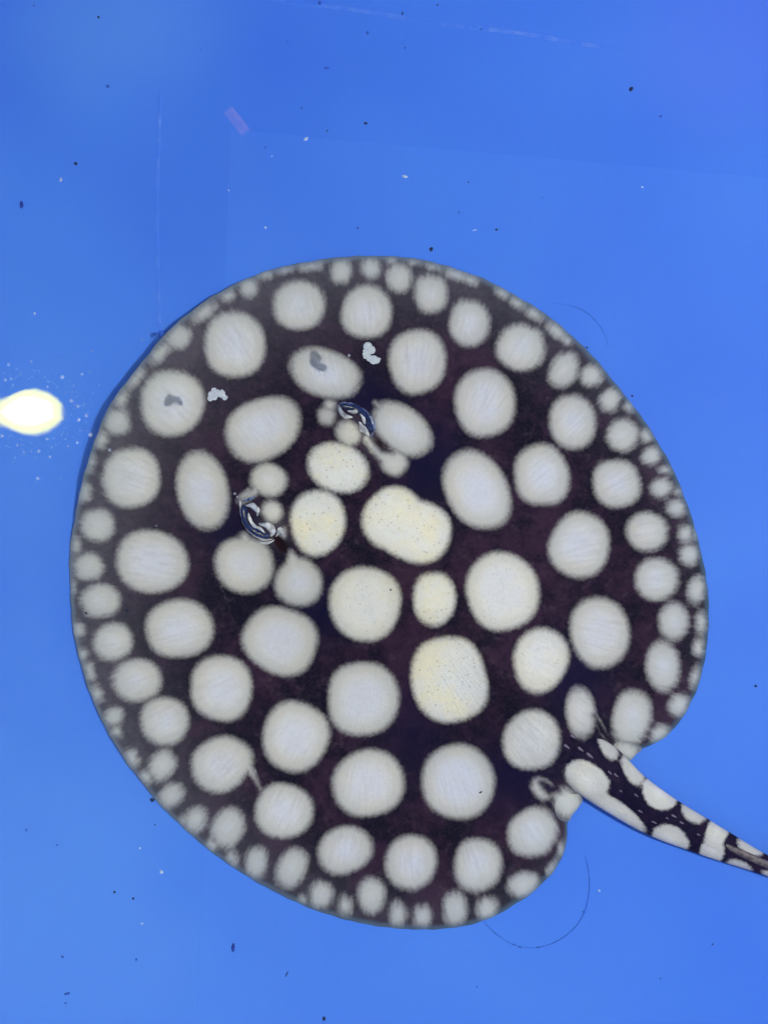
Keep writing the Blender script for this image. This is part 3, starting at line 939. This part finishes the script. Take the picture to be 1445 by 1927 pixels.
foam([(692, 652, 8), (699, 659, 7), (690, 668, 7), (695, 674, 6), (703, 677, 8), (709, 678, 6), (688, 662, 5)],
     'tall whitish foam patch floating below the round snout spot', 0.8, 1.9)
foam([(398, 742, 6), (403, 735, 5), (409, 740, 7), (417, 741, 7), (423, 748, 5), (396, 750, 5), (404, 748, 5)],
     'wide whitish foam patch floating beside the left brow spot', 0.8, 1.9)
BUB = [(171, 818, 4), (118, 710, 3.6), (135, 754, 3.2), (147, 764, 2.8), (149, 790, 3), (163, 782, 3), (72, 900, 3), (155, 704, 2.4), (17, 686, 2.6), (11, 715, 2.8), (22, 713, 2.2),
       (60, 680, 2), (74, 849, 2.6), (95, 860, 2.4), (89, 826, 2.2), (33, 838, 2), (5, 820, 2.6), (46, 851, 1.8), (146, 833, 2.4), (120, 790, 2), (207, 847, 3), (295, 990, 1.6),
       (365, 848, 1.8), (442, 929, 2.2), (447, 935, 2.0), (90, 728, 2), (129, 840, 1.8), (174, 660, 1.8), (267, 638, 1.6), (657, 669, 2.6), (666, 926, 1.8), (480, 1451, 2.2)]
for (x, y, r) in BUB:
    w = at(x, y, ZW)
    o = mesh_np('bubble', IV * r * S * np.array([1, 1, .8]), None, M_BUBBLE, tris=IT)
    o.location = w
    if x < 190:
        tag(o, 'tiny air bubble floating in the blue beside the lamp glare', 'bubble', 'air bubbles round the lamp glare')
    else:
        tag(o, 'tiny bright air bubble above the dark spotted skin', 'bubble', 'air bubbles above the stingray')
it = []
for k in range(190):
    a = random.uniform(0, 6.28); d = random.uniform(62, 100) if k < 110 else random.uniform(60, 150)
    x, y = 65 + math.cos(a) * d * 1.1, 775 + math.sin(a) * d * .9
    if x < -20 or x > 190: continue
    w = at(x, y, ZW); r = random.uniform(.5, 1.3) * S
    it.append((w[0], w[1], ZW, r, r, r))
fb = blobs('bubble_froth', it, M_BUBBLE)
tag(fb, 'fine froth of minute bubbles round the lamp glare', 'froth', kind='stuff')

# ------------------------------------------------------------------ debris on the floor and on the skin
def fleck(x, y, rx, ry, ang, mat, name, label, cat, group=None, onray=False, hz=0.5):
    v = IV.copy()
    sd = random.random() * 50
    k = np.array([1 + 0.55 * noise.noise(Vector((p[0] * 1.6 + sd, p[1] * 1.6, p[2] * 1.6))) for p in v])
    v = v * k[:, None]
    a = -math.radians(ang)
    v = v * np.array([rx * S, ry * S, min(rx, ry) * S * hz]) * 0.84
    v = v @ np.array([[math.cos(a), math.sin(a), 0], [-math.sin(a), math.cos(a), 0], [0, 0, 1]])
    z = float(hfun(x, y)) if onray else 0.0
    o = mesh_np(name, v, None, mat, tris=IT)
    o.location = at(x, y, z + min(rx, ry) * S * hz * .6)
    tag(o, label, cat, group)
    return o


G = 'dark debris specks on the floor'
for x, y, rx, ry, an in ((1187, 167, 5.5, 3.6, -50), (688, 232, 4, 3, 0), (143, 308, 4, 3, 30), (186, 32, 2.6, 3.2, 0), (757, 25, 1.8, 4, 0), (64, 10, 2, 1.6, 0),
                         (811, 469, 4.2, 4.5, 40), (934, 432, 2.8, 2.6, 0), (616, 246, 2, 2, 0), (1421, 1291, 3.2, 2.8, 0), (216, 1679, 2.6, 2.6, 0), (610, 1917, 3.6, 4.5, 0),
                         (823, 9, 2, 2, 0), (292, 1552, 1.4, 2.2, 0), (881, 343, 1.8, 1.6, 0), (1340, 1777, 2.2, 1.6, 0), (1104, 654, 2.4, 2, 0), (1189, 745, 2.6, 2, 0),
                         (673, 429, 2, 1.8, 0), (251, 1691, 2.6, 3, 0)):
    fleck(x, y, rx, ry, an, M_DEBRIS, 'debris_speck', 'tiny dark debris speck lying on the blue floor', 'debris', G)
for x, y, rx, ry, an in ((602, 6, 3.6, 4, 0), (615, 128, 6, 2.6, 8), (203, 162, 3.5, 4, -40), (568, 203, 2, 3.5, 30), (499, 278, 1.6, 3.6, 0), (127, 1870, 7, 2.6, -15), (118, 1801, 3, 3, 0),
                         (257, 1806, 2.4, 4, 0), (1243, 219, 3, 2.5, 0), (762, 90, 2.5, 3, 0), (108, 1590, 2.4, 2.2, 0), (692, 62, 3, 3.5, 0), (124, 1888, 3, 1.8, 0), (50, 1562, 2, 3, 0),
                         (905, 55, 3.5, 2, 0), (541, 77, 1.8, 1.6, 0), (863, 400, 2, 2.6, 0), (1242, 1842, 3, 1.6, 20), (1020, 372, 1.8, 1.6, 0), (378, 94, 1.8, 1.4, 0), (897, 1857, 2, 1.8, 0)):
    fleck(x, y, rx, ry, an, M_FAINT, 'silt_fleck', 'faint blue silt fleck lying on the floor', 'debris', 'faint silt flecks on the floor')
fleck(41, 385, 7.5, 4, 88, M_PELLET, 'food_pellet', 'stubby dark blue pellet on the floor far from the tail', 'pellet')
fleck(439, 1783, 9.5, 3.6, 95, M_PELLET, 'food_pellet', 'slender dark blue pellet on the floor below the rear fin edge', 'pellet')
fleck(540, 1833, 7, 1.4, -62, M_DEBRIS, 'debris_sliver', 'thin black sliver lying on the blue floor', 'debris')
fleck(240, 1149, 3.4, 2.8, 0, M_DEBRIS, 'debris_speck', 'round black speck on the dark skin near the fin margin', 'debris', onray=True)
fleck(163, 1154, 4, 1.8, 30, M_DEBRIS, 'debris_speck', 'short black sliver on a pale margin spot', 'debris', onray=True)
fleck(904, 1491, 4, 1.8, -35, M_DEBRIS, 'debris_speck', 'short black sliver on the large round spot before the tail', 'debris', onray=True)
fleck(287, 1505, 5, 4, 20, M_DEBRIS, 'debris_crumb', 'dark crumb stuck at the lower fin margin', 'debris')
fleck(304, 627, 8, 5, -35, M_FAINT, 'debris_crumb', 'grey crumb stuck on the raised snout margin', 'debris', onray=True, hz=0.9)
for x, y, rx, ry, an in ((576, 261, 6, 3, -35), (115, 338, 3, 4.5, 20), (762, 332, 6, 3, 20), (893, 433, 6, 1.2, -10), (500, 428, 3, 2.5, 0), (431, 358, 1.8, 2, 0), (1208, 352, 3, 1.6, 30),
                         (66, 590, 2.4, 3, 0), (543, 1641, 0.1, .1, 0), (1127, 1676, 3, 2, 30), (304, 1641, 4, 4, 0), (264, 1596, 2, 2, 0), (512, 294, 1.6, 1.8, 0), (268, 1738, 2.6, 2, 0)):
    if rx < 1: continue
    fleck(x, y, rx, ry, an, M_FLAKE, 'white_flake', 'small whitish flake lying on the blue floor', 'flake', 'white flakes on the floor', hz=.25)

# fine hair-like strands
def strand(pts, r, label):
    o = tube('algae_strand', [at(x, y, 0.0006) for x, y in pts], [r * S * k for k in ([.5] + [1] * (len(pts) - 2) + [.5])], M_HAIR, None, 6)
    tag(o, label, 'strand')


strand([(905, 1728), (930, 1755), (962, 1776), (1000, 1784), (1040, 1775), (1075, 1752), (1098, 1720), (1108, 1680), (1107, 1640), (1100, 1610)], 0.4,
       'long curved hair thin strand on the floor beside the rear fin')
strand([(1036, 571), (1065, 573), (1095, 583), (1120, 603), (1138, 630), (1144, 655)], 0.28, 'short curved hair thin strand on the floor by the spotted margin')
for x, y in ((967, 1778), (978, 1783), (1012, 1783), (1098, 1716)):
    fleck(x, y, 4.5, 1.8, 15, M_HAIR, 'silt_fleck', 'dark silt clot caught on the long curved strand', 'debris', 'silt clots on the strand')


# ------------------------------------------------------------------ the bulb mirrored in the water
def lamp_bulb():
    hl = 0.95                                            # above the water
    kx = (HC - ZW + hl) / (HC - ZW)
    w = at(63, 777, ZW)
    loc = (w[0] * kx, w[1] * kx, ZW + hl)
    kp = [(0.062, 0.0), (0.058, 0.019), (0.048, 0.032), (0.032, 0.044), (0.010, 0.051), (-0.010, 0.049), (-0.028, 0.0425),
          (-0.042, 0.0365), (-0.056, 0.033), (-0.075, 0.031), (-0.11, 0.030), (-0.16, 0.030), (-0.24, 0.030)]
    kx_ = np.array([p[0] for p in kp])[::-1]; kr_ = np.array([p[1] for p in kp])[::-1]
    prof = [(x, float(np.interp(x, kx_, kr_))) for x in np.concatenate([np.linspace(0.062, 0.05, 12), np.linspace(0.047, -0.08, 40), np.linspace(-0.09, -0.24, 12)])]
    prof = [(x * 0.80, r * 0.74) for x, r in prof]
    seg = 96
    V, core = [], []
    for x, r in prof:
        for j in range(seg):
            a = 2 * math.pi * j / seg
            V.append((x, r * math.cos(a), r * math.sin(a)))
            dep = min(r - abs(r * math.cos(a)), (prof[0][0] - x) * 1.2)
            nk = min(1.0, max(0.0, (-0.016 - x) / 0.03)); nk = nk * nk * (3 - 2 * nk)
            core.append(dep / 0.027 * (1 - 0.40 * nk))
    Q = [(i * seg + j, i * seg + (j + 1) % seg, (i + 1) * seg + (j + 1) % seg, (i + 1) * seg + j) for i in range(len(prof) - 1) for j in range(seg)]
    root = bpy.data.objects.new('hanging_bulb', None)
    root.location = loc
    root.rotation_euler.z = math.radians(1)
    COL.objects.link(root)
    tag(root, 'glowing warm bulb on a tube, mirrored in the water beside the disc', 'lamp')
    mesh_np('bulb_glass', V, Q, M_BULB, root, attrs={'core': core})
    tube('socket', [(-0.21, 0, 0), (-0.26, 0, 0), (-0.30, 0, 0)], [.022, .024, .02], M_SOCKET, root, 16)
    tube('cord', [(-0.30, 0, 0), (-0.36, 0, .03), (-0.38, 0, .2), (-0.38, 0, .7)], [.004] * 4, M_SOCKET, root, 8)


lamp_bulb()
